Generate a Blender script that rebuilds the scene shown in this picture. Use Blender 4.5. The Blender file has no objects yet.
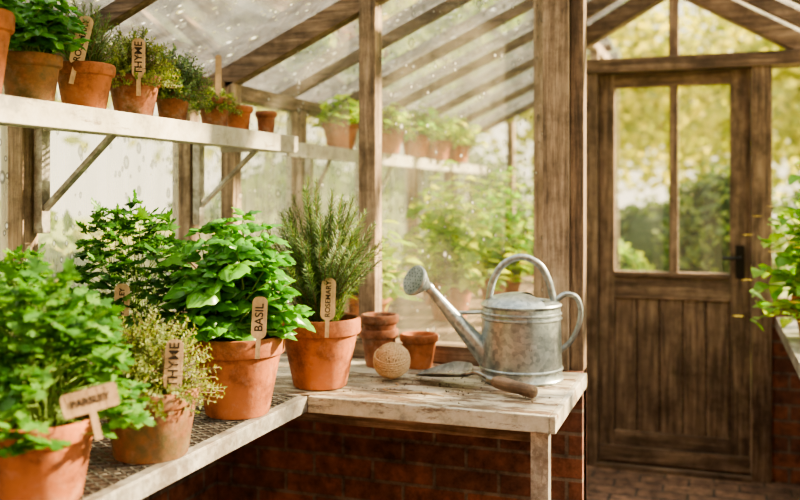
import bpy, math, random
from mathutils import Vector, Matrix, noise
random.seed(7)
R = random.random
def U(a,b): return a+(b-a)*random.random()
C = bpy.context.scene.collection

# ---------------------------------------------------------------- materials
def newmat(name):
    m = bpy.data.materials.new(name); m.use_nodes = True
    nt = m.node_tree; b = nt.nodes['Principled BSDF']
    return m, nt, b
def N(nt, t, **k):
    n = nt.nodes.new(t)
    for a, v in k.items(): setattr(n, a, v)
    return n
def coords(nt, scale=(1,1,1)):
    tc = N(nt,'ShaderNodeTexCoord'); mp = N(nt,'ShaderNodeMapping')
    mp.inputs['Scale'].default_value = scale
    nt.links.new(tc.outputs['Object'], mp.inputs['Vector']); return mp.outputs['Vector']
def noise_n(nt, vec, scale, detail=4, rough=.6):
    n = N(nt,'ShaderNodeTexNoise'); n.inputs['Scale'].default_value = scale
    n.inputs['Detail'].default_value = detail; n.inputs['Roughness'].default_value = rough
    nt.links.new(vec, n.inputs['Vector']); return n.outputs['Fac']
def ramp(nt, fac, stops):
    r = N(nt,'ShaderNodeValToRGB'); e = r.color_ramp.elements
    while len(e) < len(stops): e.new(.5)
    for i,(p,c) in enumerate(stops):
        e[i].position = p; e[i].color = (c[0],c[1],c[2],1)
    nt.links.new(fac, r.inputs['Fac']); return r.outputs['Color']
def mixc(nt, fac, a, b, mode='MIX'):
    m = N(nt,'ShaderNodeMix', data_type='RGBA', blend_type=mode)
    for v,i in ((fac,0),(a,6),(b,7)):
        if hasattr(v,'links'): nt.links.new(v, m.inputs[i])
        elif i==0: m.inputs[0].default_value = v
        else: m.inputs[i].default_value = (v[0],v[1],v[2],1)
    return m.outputs[2]
def bump(nt, b, h, s=.3, d=.01):
    n = N(nt,'ShaderNodeBump'); n.inputs['Strength'].default_value = s; n.inputs['Distance'].default_value = d
    nt.links.new(h, n.inputs['Height']); nt.links.new(n.outputs['Normal'], b.inputs['Normal'])

def wood(name, axis, cols, rough=.75):
    m,nt,b = newmat(name)
    s = [24,24,24]; s['XYZ'.index(axis)] = 1.5
    v = coords(nt, s); f = noise_n(nt, v, 2.0, 8, .72)
    c = ramp(nt, f, [(.33,cols[0]),(.5,cols[1]),(.67,cols[2])])
    v2 = coords(nt,(1,1,1)); f2 = noise_n(nt, v2, 6, 7, .72)
    c2 = ramp(nt, f2, [(.36,(.42,.39,.36)),(.55,(1,1,1)),(.7,(1.3,1.28,1.25))])
    c = mixc(nt, 1.0, c, c2, 'MULTIPLY')
    nt.links.new(c, b.inputs['Base Color']); b.inputs['Roughness'].default_value = rough
    bump(nt, b, f, .7, .006); return m
WC = [(.055,.038,.026),(.20,.14,.096),(.40,.30,.22)]
WG = [(.11,.078,.055),(.31,.23,.165),(.54,.43,.33)]
WD = [(.045,.03,.02),(.165,.11,.073),(.33,.24,.165)]
wZ = wood('weathered_wood_z','Z',WG); wX = wood('weathered_wood_x','X',WC); wY = wood('weathered_wood_y','Y',WC)
wDz = wood('door_wood_z','Z',WD); wDx = wood('door_wood_x','X',WD)
wR = wood('rafter_wood','X',[(.045,.031,.022),(.135,.094,.068),(.30,.22,.16)])
wT = wood('tag_wood','Z',[(.54,.35,.19),(.64,.44,.26),(.72,.51,.32)],.6)
wH = wood('handle_wood','X',[(.10,.065,.04),(.20,.13,.085),(.31,.215,.15)],.6)

def terracotta(name, base, moss=0., lime=.25):
    m,nt,b = newmat(name); v = coords(nt)
    f = noise_n(nt, v, 9, 5); c = ramp(nt, f, [(.3,[x*.6 for x in base]),(.55,base),(.8,[min(1,x*1.25) for x in base])])
    f2 = noise_n(nt, v, 22, 6, .75)
    k = ramp(nt, f2, [(.55-.1*lime,(0,0,0)),(.80,(1,1,1))])
    m1 = N(nt,'ShaderNodeMath',operation='MULTIPLY'); nt.links.new(k,m1.inputs[0]); m1.inputs[1].default_value=lime*1.8
    c = mixc(nt, m1.outputs[0], c, (.54,.44,.36))
    k4 = ramp(nt, noise_n(nt, v, 7, 8, .78), [(.38,(.34,.30,.26)),(.53,(1,1,1))]); c = mixc(nt, .9, c, k4, 'MULTIPLY')
    if moss>0:
        f3 = noise_n(nt, v, 13, 6, .7)
        k3 = ramp(nt, f3, [(.60-.25*moss,(0,0,0)),(.72-.1*moss,(.9,.9,.9))])
        c = mixc(nt, k3, c, (.09,.085,.035))
    nt.links.new(c, b.inputs['Base Color']); b.inputs['Roughness'].default_value=.85
    bump(nt, b, f2, .4, .004); return m
T1 = terracotta('terracotta',(.45,.155,.065),0,.2)
T2 = terracotta('terracotta_mossy',(.34,.135,.065),.95,.32)
T3 = terracotta('terracotta_dark',(.36,.14,.075),.3,.42)
m,nt,b = newmat('soil'); v=coords(nt); f=noise_n(nt,v,80,5)
nt.links.new(ramp(nt,f,[(.3,(.012,.008,.005)),(.7,(.07,.045,.03))]),b.inputs['Base Color']); b.inputs['Roughness'].default_value=.95; bump(nt,b,f,1,.01); SOIL=m

def leafmat(name, c1, c2, c3, rough=.42, trans=.35):
    m,nt,b = newmat(name); g = N(nt,'ShaderNodeNewGeometry')
    c = ramp(nt, g.outputs['Random Per Island'], [(0.,c1),(.55,c2),(1.,c3)])
    v = coords(nt); f = noise_n(nt, v, 60, 3)
    c = mixc(nt, 1., c, ramp(nt, f, [(.3,(.75,.75,.75)),(.7,(1.15,1.15,1.1))]), 'MULTIPLY')
    nt.links.new(c, b.inputs['Base Color']); b.inputs['Roughness'].default_value=rough
    t = N(nt,'ShaderNodeBsdfTranslucent'); ct = mixc(nt, 1., c, (1.7,1.7,.5), 'MULTIPLY'); nt.links.new(ct, t.inputs['Color'])
    mx = N(nt,'ShaderNodeMixShader'); mx.inputs[0].default_value = trans
    nt.links.new(b.outputs[0], mx.inputs[1]); nt.links.new(t.outputs[0], mx.inputs[2])
    nt.links.new(mx.outputs[0], nt.nodes['Material Output'].inputs['Surface']); return m
L_BAS = leafmat('leaf_basil',(.045,.18,.017),(.08,.28,.027),(.15,.39,.045),.30)
L_PAR = leafmat('leaf_parsley',(.04,.14,.02),(.08,.235,.035),(.17,.35,.06),.42)
L_PARD= leafmat('leaf_parsley_dark',(.025,.10,.016),(.05,.17,.027),(.11,.27,.048),.42)
L_THY = leafmat('leaf_thyme',(.10,.16,.04),(.20,.265,.08),(.37,.42,.16),.6)
L_ROS = leafmat('leaf_rosemary',(.05,.11,.04),(.10,.185,.075),(.23,.32,.15),.5)
L_LIT = leafmat('leaf_light',(.15,.30,.04),(.30,.44,.07),(.58,.60,.14),.5,.5)
L_IVY = leafmat('leaf_vine',(.10,.28,.03),(.21,.43,.06),(.48,.58,.14),.4,.45)
L_HED = leafmat('leaf_hedge',(.03,.07,.014),(.075,.135,.026),(.19,.25,.055),.6,.3)
L_TRE = leafmat('leaf_tree',(.18,.21,.045),(.35,.36,.09),(.58,.51,.17),.6,.5)
m,nt,b=newmat('stem'); b.inputs['Base Color'].default_value=(.15,.25,.055,1); b.inputs['Roughness'].default_value=.6; STEM=m
m,nt,b=newmat('stem_woody'); b.inputs['Base Color'].default_value=(.18,.12,.065,1); b.inputs['Roughness'].default_value=.8; STEMW=m
m,nt,b=newmat('petal_yellow'); b.inputs['Base Color'].default_value=(.85,.62,.05,1); b.inputs['Roughness'].default_value=.6; PET=m

def metal(name, base, rough, metallic=.9, rust=0., dirt=0.):
    m,nt,b = newmat(name); v = coords(nt)
    vo = N(nt,'ShaderNodeTexVoronoi'); vo.inputs['Scale'].default_value=75; nt.links.new(v, vo.inputs['Vector'])
    bw=N(nt,'ShaderNodeRGBToBW'); nt.links.new(vo.outputs['Color'],bw.inputs[0])
    f = noise_n(nt, v, 14, 6, .7)
    c = mixc(nt, .6, ramp(nt,f,[(.3,[x*.5 for x in base]),(.65,base)]), ramp(nt,bw.outputs[0],[(.2,(.25,.25,.25)),(.8,(.8,.8,.8))]), 'SOFT_LIGHT')
    if rust>0:
        k = ramp(nt, noise_n(nt,v,30,6,.8), [(.62-.2*rust,(0,0,0)),(.75,(1,1,1))])
        c = mixc(nt, k, c, (.16,.085,.045))
    if dirt>0:
        k = ramp(nt, noise_n(nt,v,9,8,.8), [(.44,(0,0,0)),(.60,(dirt,)*3)])
        c = mixc(nt, k, c, (.15,.11,.08))
    nt.links.new(c, b.inputs['Base Color']); b.inputs['Metallic'].default_value=metallic
    rr = ramp(nt, f, [(.3,(rough+.14,)*3),(.7,(rough-.08,)*3)]); nt.links.new(rr, b.inputs['Roughness'])
    bump(nt,b,f,.15,.003); return m
GALV = metal('galvanized_steel',(.43,.49,.51),.33,.85)
ALU = metal('aluminium_rail',(.47,.47,.445),.45,.45,0,.7)
MESHM = metal('grating_steel',(.26,.26,.25),.4,.7)
BLADE = metal('worn_steel',(.26,.26,.25),.32,.9,.1)
m,nt,b=newmat('black_iron'); b.inputs['Base Color'].default_value=(.015,.015,.015,1); b.inputs['Metallic'].default_value=.6; b.inputs['Roughness'].default_value=.45; IRON=m

def painted(name, paint, under, thr, ax, grime=.6):
    m,nt,b=newmat(name); s=[13,13,13]; s['XYZ'.index(ax)]=4
    v=coords(nt,s); f=noise_n(nt,v,1.2,9,.78)
    k=ramp(nt,f,[(thr-.03,(0,0,0)),(thr+.04,(1,1,1))])
    v2=coords(nt); f2=noise_n(nt,v2,7,8,.75)
    p=ramp(nt,f2,[(.38,[x*grime*.7 for x in paint]),(.48,[paint[0]*.82,paint[1]*.78,paint[2]*.70]),(.60,paint)])
    f4=noise_n(nt,v2,40,5,.7); u=ramp(nt,f4,[(.3,[x*.5 for x in under]),(.7,[x*1.5 for x in under])])
    c=mixc(nt,k,p,u); nt.links.new(c,b.inputs['Base Color']); b.inputs['Roughness'].default_value=.5
    bump(nt,b,k,.5,.0025); return m
PAINT = painted('chipped_paint',(.56,.52,.445),(.15,.10,.065),.515,'X',.6)
PAINTE= painted('chipped_paint_edge',(.56,.54,.485),(.17,.12,.085),.55,'X',.6)
SHELFP= painted('shelf_paint',(.48,.48,.455),(.26,.22,.175),.60,'Y',.65)

def brickmat(name, rot=None, c1=(.26,.11,.068), c2=(.14,.066,.046), mort=(.19,.16,.13), bw=.225, rh=.075):
    m,nt,b=newmat(name); tc=N(nt,'ShaderNodeTexCoord'); sp=N(nt,'ShaderNodeSeparateXYZ'); cb=N(nt,'ShaderNodeCombineXYZ')
    nt.links.new(tc.outputs['Object'],sp.inputs[0])
    if rot=='floor': a,bb='X','Y'
    elif rot=='y': a,bb='Y','Z'
    else: a,bb='X','Z'
    nt.links.new(sp.outputs[a],cb.inputs[0]); nt.links.new(sp.outputs[bb],cb.inputs[1])
    br=N(nt,'ShaderNodeTexBrick'); nt.links.new(cb.outputs[0],br.inputs['Vector'])
    br.inputs['Scale'].default_value=1; br.inputs['Brick Width'].default_value=bw; br.inputs['Row Height'].default_value=rh
    br.inputs['Mortar Size'].default_value=.007; br.inputs['Mortar Smooth'].default_value=.3
    br.inputs['Color1'].default_value=(*c1,1); br.inputs['Color2'].default_value=(*c2,1); br.inputs['Mortar'].default_value=(*mort,1)
    f=noise_n(nt,tc.outputs['Object'],14,8,.75)
    c=mixc(nt,1.,br.outputs['Color'],ramp(nt,f,[(.35,(.3,.3,.3)),(.65,(1.6,1.5,1.4))]),'MULTIPLY')
    nt.links.new(c,b.inputs['Base Color']); b.inputs['Roughness'].default_value=.9
    inv=N(nt,'ShaderNodeMath',operation='SUBTRACT'); inv.inputs[0].default_value=1; nt.links.new(br.outputs['Fac'],inv.inputs[1])
    ad=N(nt,'ShaderNodeMath',operation='MULTIPLY_ADD'); nt.links.new(f,ad.inputs[0]); ad.inputs[1].default_value=.4; nt.links.new(inv.outputs[0],ad.inputs[2])
    bump(nt,b,ad.outputs[0],.7,.008); return m
BRX=brickmat('brick_x'); BRY=brickmat('brick_y',rot='y')
BRF=brickmat('brick_floor',rot='floor',c1=(.24,.15,.105),c2=(.17,.105,.075),mort=(.08,.065,.05),rh=.11)

def glassmat(name, dirt, col=(.85,.88,.82), lo=.4, hi=.75, drops=.55, stretch=(6,6,1.5), dscale=42):
    m,nt,b=newmat(name); nt.nodes.remove(b)
    tr=N(nt,'ShaderNodeBsdfTransparent'); tr.inputs[0].default_value=(.97,.98,.96,1)
    gl=N(nt,'ShaderNodeBsdfGlossy'); gl.inputs['Roughness'].default_value=.06
    fr=N(nt,'ShaderNodeFresnel'); fr.inputs['IOR'].default_value=1.35
    m1=N(nt,'ShaderNodeMixShader'); nt.links.new(fr.outputs[0],m1.inputs[0]); nt.links.new(tr.outputs[0],m1.inputs[1]); nt.links.new(gl.outputs[0],m1.inputs[2])
    tl=N(nt,'ShaderNodeBsdfTranslucent'); tl.inputs[0].default_value=(*col,1)
    df=N(nt,'ShaderNodeBsdfDiffuse'); df.inputs[0].default_value=(*col,1)
    m2=N(nt,'ShaderNodeMixShader'); m2.inputs[0].default_value=.2; nt.links.new(tl.outputs[0],m2.inputs[1]); nt.links.new(df.outputs[0],m2.inputs[2])
    v=coords(nt,stretch); f=noise_n(nt,v,1.6,6,.65)
    k=ramp(nt,f,[(lo,(dirt*.35,)*3),(hi,(dirt,)*3)])
    mx=N(nt,'ShaderNodeMixShader'); nt.links.new(k,mx.inputs[0]); nt.links.new(m1.outputs[0],mx.inputs[1]); nt.links.new(m2.outputs[0],mx.inputs[2])
    last=mx.outputs[0]
    if drops:
        for sc_,st in ((dscale,.36),(dscale*.5,.5)):
            v2=coords(nt,(1,1,.66)); vo=N(nt,'ShaderNodeTexVoronoi'); vo.inputs['Scale'].default_value=sc_; nt.links.new(v2,vo.inputs['Vector'])
            sz=N(nt,'ShaderNodeMath',operation='MULTIPLY_ADD'); sp2=N(nt,'ShaderNodeSeparateColor'); nt.links.new(vo.outputs['Color'],sp2.inputs[0])
            nt.links.new(sp2.outputs[0],sz.inputs[0]); sz.inputs[1].default_value=st; nt.links.new(vo.outputs['Distance'],sz.inputs[2])
            kd=ramp(nt,sz.outputs[0],[(.31,(drops,)*3),(.36,(0,)*3)])
            msk=ramp(nt,noise_n(nt,v2,3,3),[(.30,(0,)*3),(.44,(1,)*3)])
            kd=mixc(nt,1.,kd,msk,'MULTIPLY')
            dk=N(nt,'ShaderNodeBsdfTransparent'); dk.inputs['Color'].default_value=(.33,.34,.29,1)
            wt=N(nt,'ShaderNodeBsdfTranslucent'); wt.inputs['Color'].default_value=(1,1,.95,1)
            hf=ramp(nt,sz.outputs[0],[(.12,(.75,)*3),(.24,(.12,)*3)])
            ge=N(nt,'ShaderNodeMixShader'); nt.links.new(hf,ge.inputs[0]); nt.links.new(dk.outputs[0],ge.inputs[1]); nt.links.new(wt.outputs[0],ge.inputs[2])
            m3=N(nt,'ShaderNodeMixShader'); nt.links.new(kd,m3.inputs[0]); nt.links.new(last,m3.inputs[1]); nt.links.new(ge.outputs[0],m3.inputs[2]); last=m3.outputs[0]
    nt.links.new(last,nt.nodes['Material Output'].inputs['Surface']); return m
G_LEFT=glassmat('glass_condensation',.45,(.86,.87,.68),.3,.7,.9,(9,9,1.0),44)
G_ROOF=glassmat('glass_roof',.26,(.92,.93,.88),.4,.75,.9,(6,6,1.5),36)
G_PART=glassmat('glass_partition',.15,(.97,.93,.74),.4,.75,.6,(9,9,1.0),50)
G_DOOR=glassmat('glass_door',.03,(.9,.9,.82),.4,.75,0)

# ---------------------------------------------------------------- mesh builder
class MB:
    def __init__(s): s.v=[]; s.f=[]; s.m=[]
    def add(s, vs, fs, mi=0):
        o=len(s.v); s.v.extend([tuple(p) for p in vs]); s.f.extend([tuple(i+o for i in f) for f in fs]); s.m.extend([mi]*len(fs))
    def box(s,x0,x1,y0,y1,z0,z1,mi=0):
        s.add([(x0,y0,z0),(x1,y0,z0),(x1,y1,z0),(x0,y1,z0),(x0,y0,z1),(x1,y0,z1),(x1,y1,z1),(x0,y1,z1)],
              [(0,3,2,1),(4,5,6,7),(0,1,5,4),(1,2,6,5),(2,3,7,6),(3,0,4,7)],mi)
    def beam(s,p0,p1,w,h,mi=0,up=(0,0,1)):
        p0=Vector(p0);p1=Vector(p1);d=(p1-p0).normalized();u=Vector(up)
        sd=d.cross(u).normalized(); u=sd.cross(d).normalized()
        vs=[]
        for p in (p0,p1):
            for a,b in ((-1,-1),(1,-1),(1,1),(-1,1)): vs.append(p+sd*(a*w/2)+u*(b*h/2))
        s.add(vs,[(0,1,2,3),(7,6,5,4),(0,4,5,1),(1,5,6,2),(2,6,7,3),(3,7,4,0)],mi)
    def lathe(s,prof,seg=40,c=(0,0,0),mi=0,a0=0,a1=2*math.pi):
        full=abs(a1-a0-2*math.pi)<1e-6; n=seg if full else seg+1; vs=[];fs=[]
        for r,z in prof:
            for i in range(n):
                a=a0+(a1-a0)*i/seg; vs.append((c[0]+r*math.cos(a),c[1]+r*math.sin(a),c[2]+z))
        for j in range(len(prof)-1):
            for i in range(seg):
                k=(i+1)%n; fs.append((j*n+i,j*n+k,(j+1)*n+k,(j+1)*n+i))
        s.add(vs,fs,mi)
    def tube(s,pts,rad,seg=8,mi=0,caps=True,flat=1.0):
        pts=[Vector(p) for p in pts]; n=len(pts); vs=[];fs=[]
        if not isinstance(rad,(list,tuple)): rad=[rad]*n
        pu=None
        for i,p in enumerate(pts):
            d=(pts[min(i+1,n-1)]-pts[max(i-1,0)]).normalized()
            if pu is None:
                a=Vector((0,0,1)) if abs(d.z)<.9 else Vector((0,1,0)); u=(a-d*a.dot(d)).normalized()
            else: u=(pu-d*pu.dot(d)).normalized()
            pu=u; w=d.cross(u)
            for k in range(seg):
                t=2*math.pi*k/seg; vs.append(p+u*(math.cos(t)*rad[i])+w*(math.sin(t)*rad[i]*flat))
        for i in range(n-1):
            for k in range(seg):
                q=(k+1)%seg; fs.append((i*seg+k,i*seg+q,(i+1)*seg+q,(i+1)*seg+k))
        if caps: fs.append(tuple(range(seg))[::-1]); fs.append(tuple((n-1)*seg+k for k in range(seg)))
        s.add(vs,fs,mi)
    def leaf(s,p,d,n,L,W,bend=.25,cup=.2,seg=5,puff=0.,mi=0,pw=.8,ruf=0.):
        d=d.normalized(); sd=d.cross(n)
        if sd.length<1e-4: sd=d.cross(Vector((1,.3,0)))
        sd.normalize(); n=sd.cross(d).normalized(); vs=[];fs=[]
        ac=7 if puff else 3; ph=R()*6
        for i in range(seg+1):
            t=i/seg; w=W/2*max(.02,math.sin(math.pi*min(1,(t*.97+.03))**pw)**.85) if i<seg else W*.02
            c=p+d*(L*(t-.25*bend*t*t))-n*(bend*L*t*t)
            for j in range(ac):
                x=(j/(ac-1))*2-1
                hh=cup*x*x*w
                if ac==7 and 0<abs(x)<1: hh+=puff*w*(1+.6*math.sin(i*1.9+ph+x*2))*(1-abs(abs(x)-.5))
                if ac==7 and abs(x)==1: hh+=.12*w*math.sin(i*2.2+ph)
                vs.append(c+sd*(x*w)+n*(hh+(U(-ruf,ruf)*w if abs(x)==1 else 0)))
        for i in range(seg):
            for j in range(ac-1):
                a=i*ac+j; fs.append((a,a+1,a+ac+1,a+ac))
        s.add(vs,fs,mi)
    def lobed(s,p,d,n,size,mi=0):
        d=d.normalized(); sd=d.cross(n).normalized(); n=sd.cross(d).normalized()
        K=20; vs=[p+d*size*.30+n*.04*size, p]
        for i in range(K+1):
            a=math.radians(-120+240*i/K)
            r=size*(.34+.42*abs(math.cos(a*1.5))+(.10 if i%2 else -.10)); r*=.88+.24*R()
            if i in (0,K): r*=.6
            q=p+d*(size*.25+math.cos(a)*r)+sd*math.sin(a)*r*.92+n*(size*(.09 if i%2 else -.06)-.18*r*r/size+U(-.04,.04)*size)
            vs.append(q)
        fs=[(0,i+2,i+3) for i in range(K)]+[(0,1,2),(0,K+2,1)]
        s.add(vs,fs,mi)
    def obj(s,name,mats,parent=None,smooth=False,bevel=0,loc=None,rot=None,auto=None):
        me=bpy.data.meshes.new(name); me.from_pydata(s.v,[],s.f)
        for mm in (mats if isinstance(mats,list) else [mats]): me.materials.append(mm)
        me.polygons.foreach_set('material_index',s.m)
        me.polygons.foreach_set('use_smooth',[bool(smooth)]*len(s.f)); me.update()
        o=bpy.data.objects.new(name,me); C.objects.link(o)
        if parent: o.parent=parent
        if loc is not None: o.location=loc
        if rot is not None: o.rotation_euler=rot
        if bevel:
            bm=o.modifiers.new('bev','BEVEL'); bm.width=bevel; bm.segments=2; bm.limit_method='ANGLE'; bm.angle_limit=.6
        if auto:
            try: me.set_sharp_from_angle(angle=auto)
            except Exception: pass
        return o
def empty(name, loc=(0,0,0), rot=None):
    o=bpy.data.objects.new(name,None); o.location=loc; o.empty_display_size=.1
    if rot: o.rotation_euler=rot
    C.objects.link(o); return o

# ---------------------------------------------------------------- plants
def stemline(p, tip, sag=.0, n=5):
    p=Vector(p); tip=Vector(tip); out=Vector((tip.x-p.x,tip.y-p.y,0)); pts=[]
    for i in range(n+1):
        t=i/n; q=p.lerp(tip,t); q-=out*(.22*math.sin(math.pi*t)); q.z+=.10*out.length*math.sin(math.pi*t); pts.append(q)
    return pts
def blocked(p, avoid):
    for a,b,r in avoid:
        ab=b-a; t=max(0,min(1,(p-a).dot(ab)/ab.length_squared))
        if (p-(a+ab*t)).length<r: return True
    return False
def dome_pts(n, rx, h, base=.0, elong=1.):
    out=[]
    for i in range(n):
        z=((i+.5)/n); a=i*2.39996+U(-.3,.3); rr=math.sqrt(max(0,1-z**1.8))
        k=U(.75,1.05); out.append(Vector((rx*rr*k*math.cos(a)*elong, rx*rr*k*math.sin(a), base+h*z*k)))
    return out
def g_basil(mb,r0,rx,h,nst=26,L=.085,avoid=(),wr=.68):
    for tip in dome_pts(nst,rx,h,.04):
        b=Vector((U(-1,1)*r0*.5,U(-1,1)*r0*.5,-.01)); pts=stemline(b,tip)
        mb.tube(pts,[.0028,.0026,.0024,.002,.0018,.0015],5,1)
        az=U(0,6.28)
        for t,ls in ((.55,.9),(.78,1.1),(.92,.8),(1.,.5)):
            i=t*5; q=pts[int(min(i,4))].lerp(pts[int(min(i,4))+1],min(i,5)-int(min(i,4)))
            for k in range(2 if t<1 else 4):
                an=az+math.pi*k if t<1 else az+math.pi/2*k
                out=Vector((tip.x,tip.y,0)); out=out.normalized()*.5 if out.length>.01 else Vector((0,0,0))
                d=Vector((math.cos(an),math.sin(an),U(-.1,.5) if t<1 else U(.3,.9)))+out
                l=L*ls*U(.7,1.15)
                dn=d.normalized()
                if any(blocked(q+dn*l*f_-Vector((0,0,.02*f_)),avoid) for f_ in (.3,.6,1.)): continue
                mb.leaf(q+dn*.008,d,Vector((U(-.4,.4),U(-.4,.4),1))+out*.6,l,l*wr*U(.9,1.1),U(.2,.65),U(-.55,-.1),9,.28,0,.72)
            az+=math.pi/2+U(-.2,.2)
def g_parsley(mb,r0,rx,h,nst=95,size=.03,avoid=(),low=.0):
    for tip in dome_pts(nst,rx,h,low):
        b=Vector((U(-1,1)*r0*.6,U(-1,1)*r0*.6,-.01)); pts=stemline(b,tip)
        mb.tube(pts,[.0017]*3+[.0013]*3,4,1)
        o=(pts[-1]-pts[-2]).normalized(); o=(o+Vector((tip.x,tip.y,0))*3).normalized()
        sd=o.cross(Vector((0,0,1))).normalized() if abs(o.z)<.98 else Vector((1,0,0))
        for br,(dd,ln) in enumerate(((o,.035),(o*.5+sd,.030),(o*.5-sd,.030))):
            dd=dd.normalized(); q=pts[-1]+dd*ln*U(.8,1.3)*size/.03
            if blocked(q,avoid): continue
            mb.tube([pts[-1],q],.0009,3,1)
            s2=dd.cross(Vector((0,0,1))); s2=s2.normalized() if s2.length>.01 else sd
            for e in (dd,dd*.3+s2,dd*.3-s2):
                nn=Vector((U(-.6,.6),U(-.6,.6),1))+Vector((tip.x,tip.y,0))*2
                mb.lobed(q,(e+Vector((0,0,U(-.5,.3)))).normalized(),nn,size*U(.65,1.15),0)
def g_thyme(mb,r0,rx,h,nst=150,ll=.008,avoid=(),droop=0):
    for tip in dome_pts(nst,rx,h,-.02-droop):
        b=Vector((U(-1,1)*r0*.8,U(-1,1)*r0*.8,-.01)); pts=stemline(b,tip,n=6)
        mb.tube(pts,.0009,3,1); n=22
        for i in range(5,n+1):
            t=i/n*6; j=min(int(t),5); q=pts[j].lerp(pts[j+1],t-j); dr=(pts[j+1]-pts[j]).normalized()
            if blocked(q,avoid): continue
            sd=dr.cross(Vector((U(-1,1),U(-1,1),.2))).normalized(); 
            for sg in (1,-1):
                mb.leaf(q,sd*sg+dr*.5,dr,ll*U(.7,1.25),ll*.55,.1,.1,2,0,0,.9)
            if R()<.5: mb.leaf(q,dr+sd.cross(dr)*U(-1,1),sd,ll,ll*.5,.1,.1,2)
def g_rosemary(mb,r0,rx,h,nst=34,nl=.024,avoid=(),nw=.0034):
    for k in range(nst):
        a=k*2.4; rr=math.sqrt((k+.5)/nst); hh=h*(1-.5*rr*rr)*U(.66,1.08)
        tip=Vector((rx*rr*math.cos(a)*U(.8,1.15),rx*rr*math.sin(a)*U(.8,1.15),hh))
        b=Vector((r0*.6*rr*math.cos(a),r0*.6*rr*math.sin(a),-.01)); 
        pts=[b.lerp(tip,t/6)+Vector((U(-.004,.004),U(-.004,.004),0))-Vector((tip.x,tip.y,0))*.2*math.sin(math.pi*t/6) for t in range(7)]
        mb.tube(pts,[.002]*4+[.0014]*3,4,1); n=int((tip-b).length/.0042)
        for i in range(int(n*.12),n+1):
            t=i/n*6; j=min(int(t),5); q=pts[j].lerp(pts[j+1],t-j); dr=(pts[j+1]-pts[j]).normalized()
            if blocked(q,avoid): continue
            e1=dr.cross(Vector((0.3,1,.1))).normalized(); e2=dr.cross(e1); ph=i*1.3
            for w in range(3):
                an=ph+w*2.09+U(-.3,.3); o=e1*math.cos(an)+e2*math.sin(an)
                mb.leaf(q,o+dr*U(.4,1.0),dr,nl*U(.7,1.15)*(.6+.4*min(1,(n-i)/8)),nw,-.12,-.2,2,0,0,.5)
def g_leafy(mb,r0,rx,h,nst=40,L=.06,avoid=(),wr=.7,low=0.,fl=0):
    for tip in dome_pts(nst,rx,h-low,low):
        b=Vector((U(-1,1)*r0*.6,U(-1,1)*r0*.6,-.01)); pts=stemline(b,tip); mb.tube(pts,.0018,4,1)
        for i in range(9):
            t=.25+.75*i/8; j=min(int(t*5),4); q=pts[j].lerp(pts[j+1],t*5-j); an=i*2.4+U(-.5,.5)
            mb.leaf(q,Vector((math.cos(an),math.sin(an),U(-.3,.4))),Vector((U(-.5,.5),U(-.5,.5),1)),L*U(.6,1.1),L*wr*U(.7,1),U(.1,.5),U(0,.4),4,0,0,.7)
        if R()<fl:
            q=pts[-1]+Vector((tip.x,tip.y,.0)).normalized()*.045+Vector((0,0,.015))
            for k in range(6):
                a=k*math.pi/3; mb.leaf(q,Vector((math.cos(a),math.sin(a),.3)),Vector((0,0,1)),.026,.02,.2,.1,3,0,2)

def pot_mesh(mb,rt,rb,h,mi=0,soil=None,c=(0,0,0)):
    rh=h*.23; rm=rb+(rt-rb)*.86; 
    mb.lathe([(0.0,0),(rb*.96,0),(rb,.004),(rm-.004,h-rh-.003),(rm,h-rh),(rt-.001,h-rh+.001),(rt+.001,h-rh+.006),(rt+.002,h-.006),(rt-.001,h-.001),(rt-.006,h+.0005),(rt-.011,h-.003),(rt-.014,h*.84),(rt-.02,h*.72)],48,c,mi)
    if soil is not None: mb.lathe([(rt-.013,h*.86),(rt*.6,h*.88),(rt*.3,h*.87),(.0,h*.885)],24,c,soil)
m,nt,b=newmat('tag_ink'); b.inputs['Base Color'].default_value=(.03,.018,.01,1); b.inputs['Roughness'].default_value=.8; INK=m
def tag(parent, wloc, length, width, text, roll=0, back=.08, horiz=False, size=None, stake=True, yaw=None):
    ploc=parent.location; x,y,z=wloc; yw=math.atan2(-x,y) if yaw is None else yaw
    mb=MB(); w=width/2; l=length/2; r=w*.8 if not horiz else l*.35; out=[]
    for cx,cz,a0 in ((w-r,l-r,0),(-w+r,l-r,90),(-w+r,-l+r,180),(w-r,-l+r,270)):
        for k in range(6):
            a=math.radians(a0+k*18); out.append((cx+r*math.cos(a),cz+r*math.sin(a)))
    n=len(out); t=.0016
    vs=[(a,-t,b_) for a,b_ in out]+[(a,t,b_) for a,b_ in out]
    mb.add(vs,[tuple(range(n)),tuple(range(n,2*n))[::-1]]+[(i,i+n,(i+1)%n+n,(i+1)%n) for i in range(n)])
    if stake: mb.box(-.006,.006,-t*.9,t*.9,-l-(.05),-l+.008)
    e=bpy.data.objects.new('plant_label',None); C.objects.link(e); e.parent=parent; e.empty_display_size=.02
    e.location=Vector(wloc)-Vector(ploc); e.rotation_mode='XYZ'; e.rotation_euler=(-back,roll,yw)
    mb.obj('label_blade',wT,e)
    if text:
        cu=bpy.data.curves.new('label_text','FONT'); cu.body=text; cu.align_x='CENTER'; cu.align_y='CENTER'; cu.extrude=.0003; cu.offset=.0004
        long_=(width if horiz else length)*.88; cu.size=size or min(long_/(len(text)*.64), (length if horiz else width)*.8)
        cu.materials.append(INK); o=bpy.data.objects.new('label_text',cu); C.objects.link(o); o.parent=e; o.location=(0,-t-.0004,0)
        o.rotation_euler=(math.pi/2, 0 if horiz else -math.pi/2, 0)
def av(p, r=.03, l=.2):
    p=Vector(p); c=Vector((0,0,1.37)); return (p,p+(c-p).normalized()*l,r)
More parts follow.
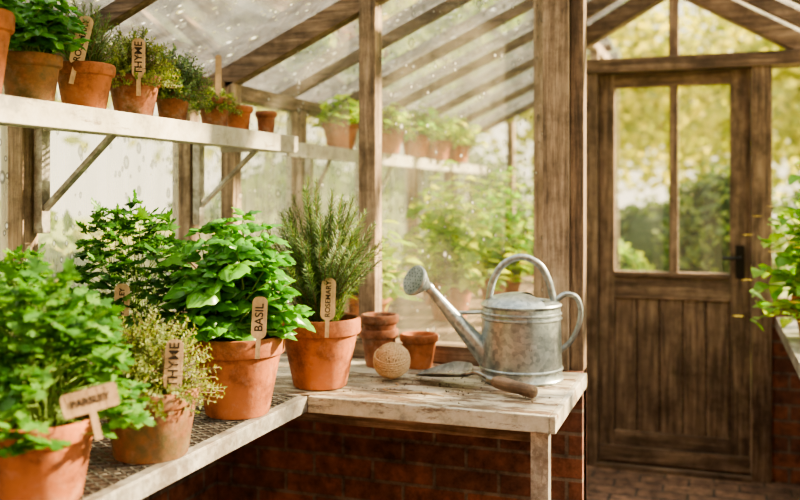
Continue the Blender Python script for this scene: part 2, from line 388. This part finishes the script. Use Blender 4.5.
def potted(name, loc, rt, rb, ph, potm, gen=None, lm=None, sm=None, **kw):
    e=empty(name,loc); mb=MB(); pot_mesh(mb,rt,rb,ph,0,1); mb.obj('pot',[potm,SOIL],e,smooth=True,auto=.7)
    if gen:
        mb=MB(); off=Vector(loc)+Vector((0,0,ph*.87)); av_=[(a-off,b-off,r) for a,b,r in kw.pop('avoid',())]
        gen(mb,rt*.8,avoid=av_,**kw)
        mb.obj('foliage',[lm,sm or STEM,PET],e,smooth=True,loc=(0,0,ph*.87))
    return e

Zb=.8015; Zt=.8005
tp=(-1.042,1.302,1.008); tt=(-1.085,1.625,1.010); tb=(-1.075,1.985,1.065); trm=(-1.045,2.34,1.074)
e=potted('potted_parsley',(-1.19,1.345,Zb),.103,.075,.155,T1,g_parsley,L_PAR,rx=.14,h=.245,nst=104,size=.035,avoid=[av(tp,.085),av((-1.10,1.62,.98),.05,.5)])
tag(e,tp,.042,.096,'PARSLEY',roll=-.22,horiz=True,size=.0175)
e=potted('potted_thyme',(-1.17,1.665,Zb),.104,.08,.148,T2,g_thyme,L_THY,STEMW,rx=.155,h=.215,nst=270,ll=.010,avoid=[av(tt,.045)])
tag(e,tt,.108,.038,'THYME',roll=.06)
e=potted('potted_basil',(-1.18,2.06,Zb),.122,.083,.205,T1,g_basil,L_BAS,rx=.165,h=.30,nst=42,L=.100,wr=.70,avoid=[av(tb,.062,.35),av((tb[0],tb[1],tb[2]+.035),.062,.35)])
tag(e,tb,.105,.038,'BASIL',roll=.05)
e=potted('potted_rosemary',(-1.114,2.435,.803),.121,.08,.205,T1,g_rosemary,L_ROS,STEMW,rx=.205,h=.44,nst=88,nl=.028,avoid=[av(trm,.03)])
tag(e,trm,.12,.042,'ROSEMARY',roll=.04)
e=potted('potted_parsley',(-1.50,2.05,Zb),.11,.08,.19,T3,g_parsley,L_PARD,rx=.155,h=.335,nst=84,size=.036)
tag(e,(-1.43,1.91,1.10),.09,.038,'PARSLEY',roll=.03)
e=potted('potted_parsley',(-1.49,1.57,Zb),.11,.08,.19,T3,g_parsley,L_PAR,rx=.155,h=.235,nst=96,size=.035)
tag(e,(-1.44,1.80,1.07),.07,.028,'DILL',roll=-.06)

# upper shelf pots
Zs=1.583
potted('potted_basil',(-1.51,1.49,Zs),.092,.065,.185,T1,g_basil,L_BAS,rx=.10,h=.11,nst=16,L=.065)
potted('potted_basil',(-1.55,1.72,Zs),.072,.052,.125,T2,g_basil,L_BAS,rx=.115,h=.16,nst=30,L=.06)
e=potted('potted_rosemary',(-1.55,1.915,Zs),.076,.052,.13,T1,g_rosemary,L_ROS,STEMW,rx=.10,h=.19,nst=40,nl=.02,avoid=[av((-1.533,1.85,1.775),.03)],nw=.003)
tag(e,(-1.515,1.86,1.765),.13,.036,'ROSEMARY',roll=.22)
e=potted('potted_thyme',(-1.55,2.125,Zs),.074,.05,.125,T3,g_thyme,L_THY,STEMW,rx=.135,h=.18,nst=230,ll=.011,avoid=[av((-1.5,2.09,1.757),.04)])
tag(e,(-1.495,2.07,1.75),.11,.036,'THYME',roll=0)
potted('potted_thyme',(-1.54,2.30,Zs),.054,.038,.10,T3,g_thyme,L_ROS,STEMW,rx=.135,h=.17,nst=220,ll=.011)
e=potted('potted_thyme',(-1.55,2.555,Zs),.054,.038,.11,T3,g_thyme,L_THY,STEMW,rx=.095,h=.09,nst=100,ll=.010,droop=.02)
tag(e,(-1.52,2.53,1.765),.13,.02,'',roll=0)
e=empty('terracotta_pot',(-1.54,2.695,Zs)); mb=MB(); pot_mesh(mb,.048,.034,.095,0,1); mb.obj('pot',[T1,SOIL],e,smooth=True,auto=.7)
e=empty('terracotta_pot',(-1.49,2.80,Zs)); mb=MB(); pot_mesh(mb,.038,.027,.085,0,1); mb.obj('pot',[T3,SOIL],e,smooth=True,auto=.7)

# small pots on table
e=empty('terracotta_pot',(-.925,2.81,Zt)); mb=MB(); pot_mesh(mb,.063,.043,.112,0,1); mb.obj('pot',[T1,SOIL],e,smooth=True,auto=.7)
e=empty('stacked_terracotta_pots',(-1.06,2.79,Zt)); mb=MB(); pot_mesh(mb,.064,.044,.125,0,None); pot_mesh(mb,.063,.043,.125,0,1,(0.002,0,.048)); mb.obj('pots',[T3,SOIL],e,smooth=True,auto=.7)

# wing plants (beyond the glazed partition)
for i,(x,y,rx,h,lm) in enumerate(((-1.36,3.42,.20,.34,L_LIT),(-1.15,3.95,.25,.50,L_LIT),(-1.37,4.5,.25,.60,L_LIT),(-1.12,4.95,.26,.62,L_IVY),(-1.36,5.5,.26,.62,L_LIT),(-1.02,4.4,.16,.24,L_LIT),(-1.02,5.9,.24,.7,L_LIT))):
    potted('potted_tomato_plant',(x,y,Zt),.11,.075,.17,T1,g_leafy,lm,rx=rx,h=h,nst=46,L=.085,fl=.3)
for x,y,rx,h,lm in ((-1.60,3.72,.13,.14,L_LIT),(-1.55,4.65,.15,.17,L_IVY),(-1.55,5.05,.17,.19,L_LIT),(-1.55,5.5,.16,.18,L_LIT),(-1.55,4.2,.12,.14,L_LIT)):
    potted('potted_seedlings',(x,y,Zs),.085,.06,.12,T1,g_leafy,lm,rx=rx,h=h,nst=48,L=.065)
# right bench vine
potted('potted_vine',(.405,3.90,Zb),.11,.08,.17,T1,g_leafy,L_IVY,rx=.27,h=.58,nst=92,L=.082,wr=.85,low=-.12,fl=.4)
potted('potted_vine',(.66,3.3,Zb),.11,.08,.17,T1,g_leafy,L_IVY,rx=.22,h=.4,nst=30,L=.07,wr=.85)

# ---------------------------------------------------------------- twine ball
e=empty('twine_ball',(-.94,2.585,Zt+.003)); mb=MB(); rr=.051
m,nt,b=newmat('jute'); v=coords(nt); f=noise_n(nt,v,150,4); nt.links.new(ramp(nt,f,[(.3,(.42,.29,.165)),(.7,(.66,.50,.32))]),b.inputs['Base Color']); b.inputs['Roughness'].default_value=.9; bump(nt,b,f,.5,.001); JU=m
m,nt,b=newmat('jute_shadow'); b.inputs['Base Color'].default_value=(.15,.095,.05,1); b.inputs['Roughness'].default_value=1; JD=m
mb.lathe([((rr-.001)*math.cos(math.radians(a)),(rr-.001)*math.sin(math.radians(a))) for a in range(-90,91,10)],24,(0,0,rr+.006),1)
def wind(ax,off,lift,rad=.0024):
    e1=ax.cross(Vector((.3,.2,1.1))).normalized(); e2=ax.cross(e1); q=math.sqrt(rr*rr-off*off)+lift
    mb.tube([Vector((0,0,rr+.006))+ax*off*(1+lift/rr)+e1*(q*math.cos(t*math.pi/18))+e2*(q*math.sin(t*math.pi/18)) for t in range(37)],rad,6,0,False)
for g,(gx,gy,gz) in enumerate(((1,0,.2),(.2,1,.3),(-.6,.5,.7),(.7,.6,-.5),(.1,-.4,1))):
    ax=Vector((gx,gy,gz)).normalized(); nn_=7 if g>1 else 9
    for k in range(nn_): wind((ax+Vector((U(-.03,.03),U(-.03,.03),U(-.03,.03)))).normalized(),(k-(nn_-1)/2)*.0068,.0006+.0011*g)
pts=[(.03,-.045,-.001),(.05,-.08,-.001),(.02,-.13,-.001),(.08,-.16,-.001),(.15,-.14,-.001),(.22,-.17,-.001)]
def spl(pts,n=8):
    out=[];pts=[Vector(p) for p in pts]
    for i in range(len(pts)-1):
        p0=pts[max(i-1,0)];p1=pts[i];p2=pts[i+1];p3=pts[min(i+2,len(pts)-1)]
        for t in range(n):
            u=t/n; out.append(.5*((2*p1)+(p2-p0)*u+(2*p0-5*p1+4*p2-p3)*u*u+(3*p1-p0-3*p2+p3)*u**3))
    out.append(pts[-1]); return out
mb.tube(spl(pts,6),.0016,5)
mb.obj('twine',[JU,JD],e,smooth=True)

# ---------------------------------------------------------------- watering can
e=empty('watering_can',(-.568,2.745,.8015),(0,0,math.radians(19.4))); mb=MB()
def rib(z,r): return [(r,z-.005),(r+.004,z-.002),(r+.004,z+.002),(r,z+.005)]
prof=[(0,.004),(.124,.004),(.130,0),(.131,.006),(.127,.012)]+rib(.035,.126)+rib(.19,.1225)+rib(.205,.122)+[(.121,.222),(.125,.226),(.126,.231),(.122,.236),(.117,.236),(.115,.228),(.113,.19),(.118,.02),(0,.012)]
mb.lathe(prof,64)
mb.lathe([(.119,.234),(.113,.243),(.09,.255),(.05,.264),(.001,.267)],32,(0,0,0),0,math.radians(60),math.radians(300))
mb.lathe([(.118,.236),(.112,.240),(.08,.243),(.075,.238)],24,(0,0,0),0,math.radians(-60),math.radians(60))
mb.tube(spl([(-.108,0,.20),(-.100,0,.25),(-.088,0,.305),(-.055,0,.355),(0,0,.378),(.055,0,.355),(.085,0,.305),(.097,0,.26),(.115,0,.20)]),.0085,10,0,True,1.3)
mb.tube(spl([(.112,0,.245),(.14,0,.262),(.172,0,.252),(.186,0,.215),(.18,0,.165),(.155,0,.115),(.122,0,.085)]),.0085,10)
sp0=Vector((-.095,0,.055)); sp1=Vector((-.29,0,.285))
sp=[sp0.lerp(sp1,t/8) for t in range(9)]; mb.tube(sp,[.038-.0245*(t/8)**.8 for t in range(9)],20)
ax=(Vector((-.72,-.58,.38))).normalized(); q=sp1
mb.tube([q-(sp1-sp0).normalized()*.012,q,q+ax*.012,q+ax*.052,q+ax*.058],[.0165,.0165,.018,.046,.047],28)
mb.tube([q+ax*.058,q+ax*.062,q+ax*.066,q+ax*.067],[.047,.049,.046,.002],28)
mb.tube([(-.115,0,.205),(-.225,0,.203)],.006,8)
mb.obj('can_body',GALV,e,smooth=True,auto=.6)
mb=MB(); s1=ax.cross(Vector((0,0,1))).normalized(); s2=s1.cross(ax)
for ring,cnt in ((.012,6),(.024,12),(.036,18)):
    for k in range(cnt):
        a=k*2*math.pi/cnt; c=q+ax*.0672+s1*ring*math.cos(a)+s2*ring*math.sin(a)
        mb.add([c+s1*.0022*math.cos(t*math.pi/3)+s2*.0022*math.sin(t*math.pi/3)+ax*.0004 for t in range(6)],[(0,1,2,3,4,5)])
mb.obj('rose_holes',IRON,e)

# ---------------------------------------------------------------- trowel
p0=Vector((-.875,2.645,0)); p1=Vector((-.47,2.485,0)); dd=(p1-p0); ang=math.atan2(dd.y,dd.x)
e=empty('garden_trowel',(-.875,2.63,Zt),(math.radians(10),0,ang)); mb=MB()
nu,nv=18,10; vs=[];fs=[]
for s_ in (0,1):
    for i in range(nu+1):
        t=i/nu; x=.205*t; w=.058*min(1,(t/.55)**.62) if t<.55 else .058-.012*((t-.55)/.45)**2
        if t>.92: w*=1-.35*((t-.92)/.08)
        for j in range(nv+1):
            y=(j/nv)*2-1; z=.012+.026*t+.026*y*y*(w/.058)
            vs.append((x,y*w,z-(.0022 if s_ else 0)))
K=(nu+1)*(nv+1)
for i in range(nu):
    for j in range(nv):
        a=i*(nv+1)+j; fs.append((a,a+nv+1,a+nv+2,a+1)); fs.append((K+a,K+a+1,K+a+nv+2,K+a+nv+1))
for i in range(nu):
    for a,b_ in ((i*(nv+1),(i+1)*(nv+1)),(i*(nv+1)+nv,(i+1)*(nv+1)+nv)): fs.append((a,b_,b_+K,a+K))
mb.add(vs,fs); mb.tube(spl([(.16,0,.034),(.205,0,.043),(.235,0,.052),(.262,0,.046),(.285,0,.036)],5),[.003]*3+[.006]*16+[.0075]*2,10)
mb.tube([(.278,0,.0365),(.30,0,.033)],.0135,14)
mb.obj('blade',BLADE,e,smooth=True,auto=.8)
mb=MB(); hp=[(.296,.0135),(.31,.0175),(.345,.0195),(.38,.0175),(.41,.0185),(.428,.0195),(.437,.014),(.440,.004)]
mb.tube([(x,0,.0335-(x-.296)*.085) for x,_ in hp],[r for _,r in hp],18); mb.obj('handle',wH,e,smooth=True)

# ---------------------------------------------------------------- workbench
e=empty('potting_bench',(0,0,0)); mb=MB()
ys=[2.315,2.432,2.549,2.666,2.783,2.898]
for i in range(5): mb.box(-1.745,-.402,ys[i]+.002,ys[i+1]-.0025,.768,.80,0)
mb.box(-1.09,-.402,2.296,2.3155,.754,.8003,1)
mb.box(-.402,-.385,2.296,2.898,.754,.8003,1)
mb.obj('tabletop',[PAINT,PAINTE],e,bevel=.003)
mb=MB(); mb.box(-.455,-.408,2.32,2.325,0,.767); mb.box(-.413,-.408,2.325,2.36,0,.767)
mb.obj('front_leg',ALU,e,bevel=.001)
mb=MB(); mb.box(-1.7,-.46,2.40,2.44,.70,.767); mb.box(-1.7,-.46,2.80,2.84,.70,.767); mb.box(-1.72,-1.68,2.34,2.38,0,.767)
mb.obj('bearers',wX,e,bevel=.001)
mb=MB()
for i in range(200):
    x=-.82+random.gauss(0,.19); y=2.52+random.gauss(0,.11)
    if not(-1.02<x<-.42 and 2.32<y<2.86): continue
    s_=U(.0008,.0030); mb.tube([(x,y,.0),(x+U(-1,1)*s_,y+U(-1,1)*s_,s_*1.2)],[s_,s_*.5],5)
mb.obj('soil_crumbs',SOIL,e,loc=(0,0,.7995))

def grating(mb,x0,x1,y0,y1,z,p=.022,w=.0028,t=.004):
    n=int(((x1-x0)+(y1-y0))/p)
    for sgn in (1,-1):
        for i in range(-int((x1-x0)*.6/p)-2,n+30):
            base=y0+i*p; k=.6*sgn; xa,xb=x0,x1; ya=base; yb=base+k*(x1-x0)
            def xi(y): return x0+(y-base)/k
            if max(ya,yb)<y0 or min(ya,yb)>y1: continue
            if ya<y0: xa=xi(y0);ya=y0
            if ya>y1: xa=xi(y1);ya=y1
            if yb<y0: xb=xi(y0);yb=y0
            if yb>y1: xb=xi(y1);yb=y1
            if abs(xb-xa)<.004: continue
            mb.beam((xa,ya,z),(xb,yb,z),w,t)
e=empty('grating_bench',(0,0,0)); mb=MB(); grating(mb,-1.745,-1.115,.75,2.305,.798,.028,.004); mb.obj('grating',MESHM,e)
mb=MB(); mb.box(-1.118,-1.09,.72,2.294,.797,.801); mb.box(-1.094,-1.09,.72,2.294,.757,.797); mb.box(-1.745,-1.10,.735,.742,.757,.80)
mb.box(-1.745,-1.118,2.300,2.312,.76,.80)
for y in (1.15,1.55,1.95): mb.box(-1.745,-1.095,y-.012,y+.012,.764,.791)
for x,y in ((-1.12,.75),(-1.72,.75)): mb.box(x-.018,x+.018,y,y+.036,0,.762)
mb.obj('rail',ALU,e,bevel=.001)
mb=MB()
for i in range(5): mb.box(-1.72+i*.125,-1.61+i*.125,.8,2.28,.25,.27)
mb.obj('lower_slats',wY,e)

def wshelf(name,x0,x1,y0,y1,brk):
    e=empty(name,(0,0,0)); mb=MB(); grating(mb,x0,x1-.01,y0,y1,1.577,p=.03,w=.004,t=.005); mb.obj('grating',MESHM,e)
    mb=MB(); mb.box(x1-.008,x1,y0,y1,1.524,1.582); mb.box(x1-.035,x1-.008,y0,y1,1.578,1.582); mb.box(x0,x1,y1,y1+.008,1.53,1.582); mb.box(x1-.03,x1-.008,y0,y1,1.524,1.528)
    mb.box(x0,x0+.02,y0,y1,1.55,1.57)
    mb.obj('edge',SHELFP,e,bevel=.0015); mb=MB()
    for y in brk:
        mb.box(x0+.0,x0+.028,y-.016,y+.016,1.27,1.57); mb.box(x0+.028,x1-.035,y-.014,y+.014,1.545,1.568)
        mb.beam((x0+.02,y,1.33),(x1-.05,y,1.55),.022,.012)
    mb.obj('brackets',ALU,e,bevel=.001)
wshelf('wall_shelf',-1.715,-1.40,.9,2.865,(1.08,1.93,2.70))
wshelf('wall_shelf',-1.715,-1.54,3.08,6.2,(3.6,4.4,5.2,6.0))
e=empty('staging_bench',(0,0,0)); mb=MB()
for i in range(5): mb.box(-1.7+i*.165,-1.545+i*.165,3.06,6.3,.765,.798)
for y in (3.1,4.6,6.2):
    for x in (-1.66,-.96): mb.box(x-.02,x+.02,y-.02,y+.02,0,.765)
mb.obj('slats',wY,e,bevel=.002)
e=empty('staging_bench',(0,0,0)); mb=MB(); mb.box(.28,.95,2.2,4.58,.77,.799); mb.box(.275,.28,2.2,4.58,.745,.80); 
for y in (2.25,3.4,4.5): mb.box(.80,.835,y,y+.035,0,.77)
mb.obj('slab',ALU,e,bevel=.002)

# ---------------------------------------------------------------- shell
mb=MB(); mb.box(-2.0,1.2,-2.0,6.8,-.05,0); mb.obj('floor',BRF)
mb=MB(); mb.box(-1.745,-.40,2.90,3.0,0,.80); mb.obj('wall_partition',BRX)
mb=MB(); mb.box(-1.86,-1.75,-1.5,6.7,0,.82); mb.obj('wall_left',BRY)
mb=MB(); mb.box(1.0,1.1,-1.5,4.75,0,.82); mb.obj('wall_right',BRY)
mb=MB(); mb.box(.262,.999,4.60,4.70,0,.84); mb.box(-1.749,-.66,6.6,6.7,0,.82); mb.box(-.9,-.655,4.60,4.70,0,.84); mb.obj('wall_back',BRX)
mb=MB(); mb.box(-3.5,3.0,-1.72,-1.5,0,3.4); mb.obj('fill_block_wall',BRX)  # unseen brick wall, added behind the camera to cut frontal fill light

# left glazing
e=empty('window_1',(0,0,0)); mb=MB()
for y in (-.5,.3,1.10,1.915,2.715,3.60,4.4,5.2,6.0): mb.box(-1.80,-1.725,y-.03,y+.03,.86,1.76)
mb.obj('posts',wZ,e,bevel=.003); mb=MB(); mb.box(-1.85,-1.72,-1.5,6.6,.821,.86); mb.box(-1.82,-1.725,-1.5,6.6,1.745,1.80); mb.obj('sill_plate',wY,e,bevel=.003)
mb=MB(); mb.add([(-1.773,-1.5,.86),(-1.773,6.6,.86),(-1.773,6.6,1.75),(-1.773,-1.5,1.75)],[(0,1,2,3)]); mb.obj('glass',G_LEFT,e)

# partition glazing
SL=.46; X0=-1.833; Z0=1.776
def rz(x): return Z0+SL*(x-X0)
e=empty('window_2',(0,0,0)); mb=MB()
mb.box(-1.185,-1.122,2.915,2.985,.86,rz(-1.15)+.01); mb.box(-.53,-.445,2.905,3.0,.80,2.42); mb.box(-1.745,-1.69,2.92,2.98,.86,1.80)
mb.obj('posts',wZ,e,bevel=.003); mb=MB(); mb.box(-.443,-.40,2.925,3.0,0,2.42); mb.box(-.53,-.445,3.002,3.04,0,2.4); mb.obj('post_side',wDz,e,bevel=.002)
mb=MB(); mb.box(-1.745,-.53,2.90,3.0,.801,.86); mb.beam((-1.83,2.95,rz(-1.83)-.01),(-.50,2.95,rz(-.50)-.01),.06,.075)
mb.obj('sill_and_rafter',wX,e,bevel=.003)
mb=MB(); mb.add([(-1.7,2.95,.86),(-.53,2.95,.86),(-.53,2.95,rz(-.53)-.04),(-1.7,2.95,rz(-1.7)-.04)],[(0,1,2,3)]); mb.obj('glass',G_PART,e)

# roof
e=empty('ceiling',(0,0,0)); mb=MB()
for y in (-.9,-.1,.7,1.35,2.1):
    mb.beam((-1.85,y,rz(-1.85)),(-.13,y,rz(-.13)),.04,.05); mb.beam((-.13,y,rz(-.13)),(1.1,y,rz(-.13)-.46*1.23),.04,.05)
for y in (3.5,4.05,4.6,5.2,5.85,6.5):
    mb.beam((-1.85,y,rz(-1.85)),(-.62,y,rz(-.62)),.035,.045)
def pz(x): return 2.45-.58*abs(x+.19)
for y in (3.35,3.8,4.22):
    mb.beam((-.64,y,pz(-.64)),(-.19,y,2.45),.04,.06); mb.beam((-.19,y,2.45),(1.05,y,pz(1.05)),.04,.06)
mb.obj('rafters',wR,e,bevel=.003)
mb=MB(); mb.box(-.16,-.10,-1.5,3.0,rz(-.13)-.05,rz(-.13)+.06); mb.box(-.215,-.165,3.0,4.7,2.40,2.5)
mb.box(.96,1.04,-1.5,4.7,1.84,1.92)
mb.obj('ridge_purlins',wY,e,bevel=.003)
mb=MB()
def quad(a,b,c,d): mb.add([a,b,c,d],[(0,1,2,3)])
quad((-1.87,-1.5,rz(-1.87)+.03),(-.13,-1.5,rz(-.13)+.03),(-.13,3.0,rz(-.13)+.03),(-1.87,3.0,rz(-1.87)+.03))
quad((-.13,-1.5,rz(-.13)+.03),(1.12,-1.5,rz(-.13)+.03-.575),(1.12,3,rz(-.13)+.03-.575),(-.13,3,rz(-.13)+.03))
quad((-1.87,3,rz(-1.87)+.03),(-.62,3,rz(-.62)+.03),(-.62,6.6,rz(-.62)+.03),(-1.87,6.6,rz(-1.87)+.03))
quad((-.64,3,pz(-.64)+.045),(-.19,3,2.495),(-.19,4.7,2.495),(-.64,4.7,pz(-.64)+.045))
quad((-.19,3,2.495),(1.05,3,pz(1.05)+.045),(1.05,4.7,pz(1.05)+.045),(-.19,4.7,2.495))
mb.obj('roof_glass',G_ROOF,e)

# dividing glazing between wing and passage, wing end wall
e=empty('window_3',(0,0,0)); mb=MB()
for y in (3.5,4.05,5.2,5.9): mb.box(-.67,-.625,y-.025,y+.025,0,2.2)
mb.box(-.67,-.625,3.01,6.6,2.2,2.26)
for x in (-1.45,-1.05,-.68): mb.box(x-.025,x+.025,6.6,6.66,.82,rz(x)-.02)
mb.obj('frame',wZ,e,bevel=.002); mb=MB()
mb.add([(-1.75,6.63,.82),(-.66,6.63,.82),(-.66,6.63,rz(-.66)),(-1.75,6.63,rz(-1.75))],[(0,1,2,3)])
mb.add([(-.648,4.72,.1),(-.648,6.6,.1),(-.648,6.6,2.2),(-.648,4.72,2.2)],[(0,1,2,3)]); mb.obj('glass',G_DOOR,e)
# right wall glazing
e=empty('window_4',(0,0,0)); mb=MB()
for y in (-.5,.3,1.1,1.9,2.7,3.5,4.3): mb.box(1.01,1.08,y-.03,y+.03,.86,1.84)
mb.box(.99,1.1,-1.5,4.7,.821,.86); mb.obj('frame',wZ,e,bevel=.002); mb=MB(); mb.add([(1.042,-1.5,.86),(1.042,4.7,.86),(1.042,4.7,1.84),(1.042,-1.5,1.84)],[(0,1,2,3)]); mb.obj('glass',G_DOOR,e)

# ---------------------------------------------------------------- door wall
e=empty('window_5',(0,0,0)); mb=MB()
mb.box(-.66,-.556,4.58,4.70,0,2.05); mb.box(.170,.262,4.58,4.70,0,2.05)
mb.box(.955,1.0,4.6,4.68,.84,1.9); mb.box(.58,.62,4.61,4.67,.88,2.05)
mb.box(-.212,-.165,4.60,4.68,2.06,2.40)
mb.obj('jambs',wDz,e,bevel=.004); mb=MB()
mb.box(-.70,.99,4.57,4.71,1.992,2.062); mb.box(.262,.955,4.59,4.69,.841,.88)
mb.beam((-.72,4.64,pz(-.72)-.02),(-.19,4.64,2.43),.10,.085); mb.beam((-.19,4.64,2.43),(1.03,4.64,pz(1.03)-.02),.10,.085)
mb.obj('lintel_and_gable',wDx,e,bevel=.004)
mb=MB(); mb.add([(-.62,4.64,2.05),(.6,4.64,2.05),(.5,4.64,2.06),(-.19,4.64,2.43),(-.62,4.64,2.19)],[(0,1,2,3,4)])
mb.add([(.262,4.64,.88),(.955,4.64,.88),(.955,4.64,2.0),(.262,4.64,2.0)],[(0,1,2,3)]); mb.obj('glass',G_DOOR,e)

e=empty('door_1',(0,0,0)); mb=MB(); y0,y1=4.615,4.665
mb.box(-.553,-.476,y0,y1,.02,1.988); mb.box(.0735,.167,y0,y1,.02,1.988); mb.box(-.209,-.168,y0+.004,y1-.004,.99,1.918)
n=5; w=(.0735+.476)/n
for i in range(n): mb.box(-.476+i*w+.003,-.476+(i+1)*w-.003,y0+.010,y1-.022,.18,.86)
mb.obj('stiles_panels',wDz,e,bevel=.003); mb=MB()
mb.box(-.476,.0735,y0+.029,y1-.010,.18,.86)
mb.box(-.476,.0735,y0+.001,y1-.001,1.918,1.987); mb.box(-.476,.0735,y0+.001,y1-.001,.855,.99); mb.box(-.476,.0735,y0+.001,y1-.001,.02,.185)
mb.box(-.476,.0735,y0-.012,y0+.001,.968,.99); mb.box(-.55,.165,y0-.014,y0-.001,.03,.11)
mb.obj('rails',wDx,e,bevel=.003)
mb=MB(); mb.add([(-.476,4.64,.99),(-.209,4.64,.99),(-.209,4.64,1.918),(-.476,4.64,1.918)],[(0,1,2,3)]); mb.add([(-.168,4.64,.99),(.0735,4.64,.99),(.0735,4.64,1.918),(-.168,4.64,1.918)],[(0,1,2,3)]); mb.obj('glass',G_DOOR,e)
mb=MB(); mb.box(.100,.140,y0-.006,y0,.97,1.13); mb.tube([(.12,y0-.004,1.07),(.12,y0-.045,1.07)],.009,10); mb.tube([(.125,y0-.045,1.07),(.04,y0-.045,1.068)],.008,10)
mb.obj('lever_handle',IRON,e,smooth=True,auto=.6)
mb=MB(); mb.box(-.56,.17,4.56,4.72,0.0,.02); mb.obj('trim_1',wDx)

# ---------------------------------------------------------------- garden
m,nt,b=newmat('lawn'); v=coords(nt); f=noise_n(nt,v,3,8,.8); nt.links.new(ramp(nt,f,[(.35,(.12,.18,.035)),(.65,(.32,.36,.10))]),b.inputs['Base Color']); b.inputs['Roughness'].default_value=.95
mb=MB(); mb.add([(-40,-15,-.06),(40,-15,-.06),(40,60,-.06),(-40,60,-.06)],[(0,1,2,3)]); mb.obj('ground_lawn',m)
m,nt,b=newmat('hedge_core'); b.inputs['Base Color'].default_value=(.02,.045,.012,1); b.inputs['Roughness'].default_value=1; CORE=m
def shrub(name,x,y,rx,ry,h,lm,n=2200,ls=.1,z0=-.05,core=True,shell=.82):
    e=empty(name,(x,y,z0)); mb=MB()
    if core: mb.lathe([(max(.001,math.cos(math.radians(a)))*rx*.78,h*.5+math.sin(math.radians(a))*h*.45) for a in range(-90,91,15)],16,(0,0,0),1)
    for i in range(n):
        d=Vector((random.gauss(0,1),random.gauss(0,1),random.gauss(0,1))).normalized()
        k=U(shell,1.03)*(1+.18*noise.noise(d*2.5+Vector((x,y,0))))
        p=Vector((d.x*rx*k,d.y*ry*k,h*.5+d.z*h*.5*k))
        if p.z<0: p.z=U(0,.1)
        mb.leaf(p,Vector((U(-1,1),U(-1,1),U(-.5,1))),d+Vector((U(-.6,.6),U(-.6,.6),U(-.2,.8))),ls*U(.6,1.2),ls*.6,.2,.2,2)
    if not core: mb.tube([(0,0,-z0-.05),(0,0,0),(.05*rx,0,h*.5)],[.16,.12,.05],8,2)
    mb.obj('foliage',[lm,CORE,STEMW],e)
shrub('garden_shrub',.10,9.0,.55,.55,1.72,L_HED)
shrub('garden_shrub',-1.05,9.0,.55,.6,.95,L_LIT,1500)
shrub('garden_shrub',-.75,12.5,1.1,.8,1.35,L_HED,2600,.13)
shrub('garden_shrub',1.6,10.5,.9,.8,1.9,L_HED,2200)
shrub('garden_shrub',-3.4,11.5,1.4,1,2.1,L_HED,2600,.13)
shrub('garden_shrub',-3.3,6.6,1.0,1.2,1.6,L_HED,2200,.11)
shrub('garden_shrub',-3.2,4.6,.9,1.0,1.25,L_TRE,2000,.11)
shrub('garden_shrub',-3.3,2.9,.9,.9,1.45,L_HED,2200,.11)
shrub('garden_shrub',-4.4,9.2,1.3,1.2,1.9,L_HED,2000,.13)
shrub('garden_tree',-2.6,21,3.6,3,5.2,L_TRE,4200,.30,1.6,False,.3)
shrub('garden_tree',2.4,19,3.2,3,5.5,L_TRE,4200,.30,1.0,False,.3)
shrub('garden_tree',-.4,26,4.2,3,5.5,L_TRE,3600,.36,1.0,False,.3)
shrub('garden_tree',-9,17,4,3,5.5,L_TRE,2600,.28,1.8,False,.3)
shrub('garden_tree',-9.5,8,3,3,4.0,L_TRE,2200,.28,1.5,False,.3)

# ---------------------------------------------------------------- light
w=bpy.data.worlds.new('sky'); bpy.context.scene.world=w; w.use_nodes=True; nt=w.node_tree; bg=nt.nodes['Background']
tc=N(nt,'ShaderNodeTexCoord'); sp_=N(nt,'ShaderNodeSeparateXYZ'); nt.links.new(tc.outputs['Generated'],sp_.inputs[0])
nt.links.new(ramp(nt,sp_.outputs['Z'],[(0.,(1.,.84,.58)),(.3,(1.,.91,.71)),(1.,(.94,.94,.91))]),bg.inputs['Color']); bg.inputs['Strength'].default_value=2.85
sun=bpy.data.lights.new('sun','SUN'); sun.energy=36; sun.angle=math.radians(2.5); sun.color=(1,.76,.46)
so=bpy.data.objects.new('sun',sun); C.objects.link(so); so.rotation_euler=Vector((.76,.50,.50)).to_track_quat('Z','Y').to_euler()
try: bpy.context.scene.view_settings.look='AgX - Medium High Contrast'
except Exception: pass

cam=bpy.data.cameras.new('camera'); co=bpy.data.objects.new('camera',cam); C.objects.link(co)
cam.sensor_width=36; cam.lens=40; cam.shift_y=-.0675; co.location=(0,0,1.37)
co.rotation_euler=(math.radians(90),0,math.radians(19.45)); cam.clip_start=.05
cam.dof.use_dof=True; cam.dof.focus_distance=2.32; cam.dof.aperture_fstop=2.0
bpy.context.scene.camera=co
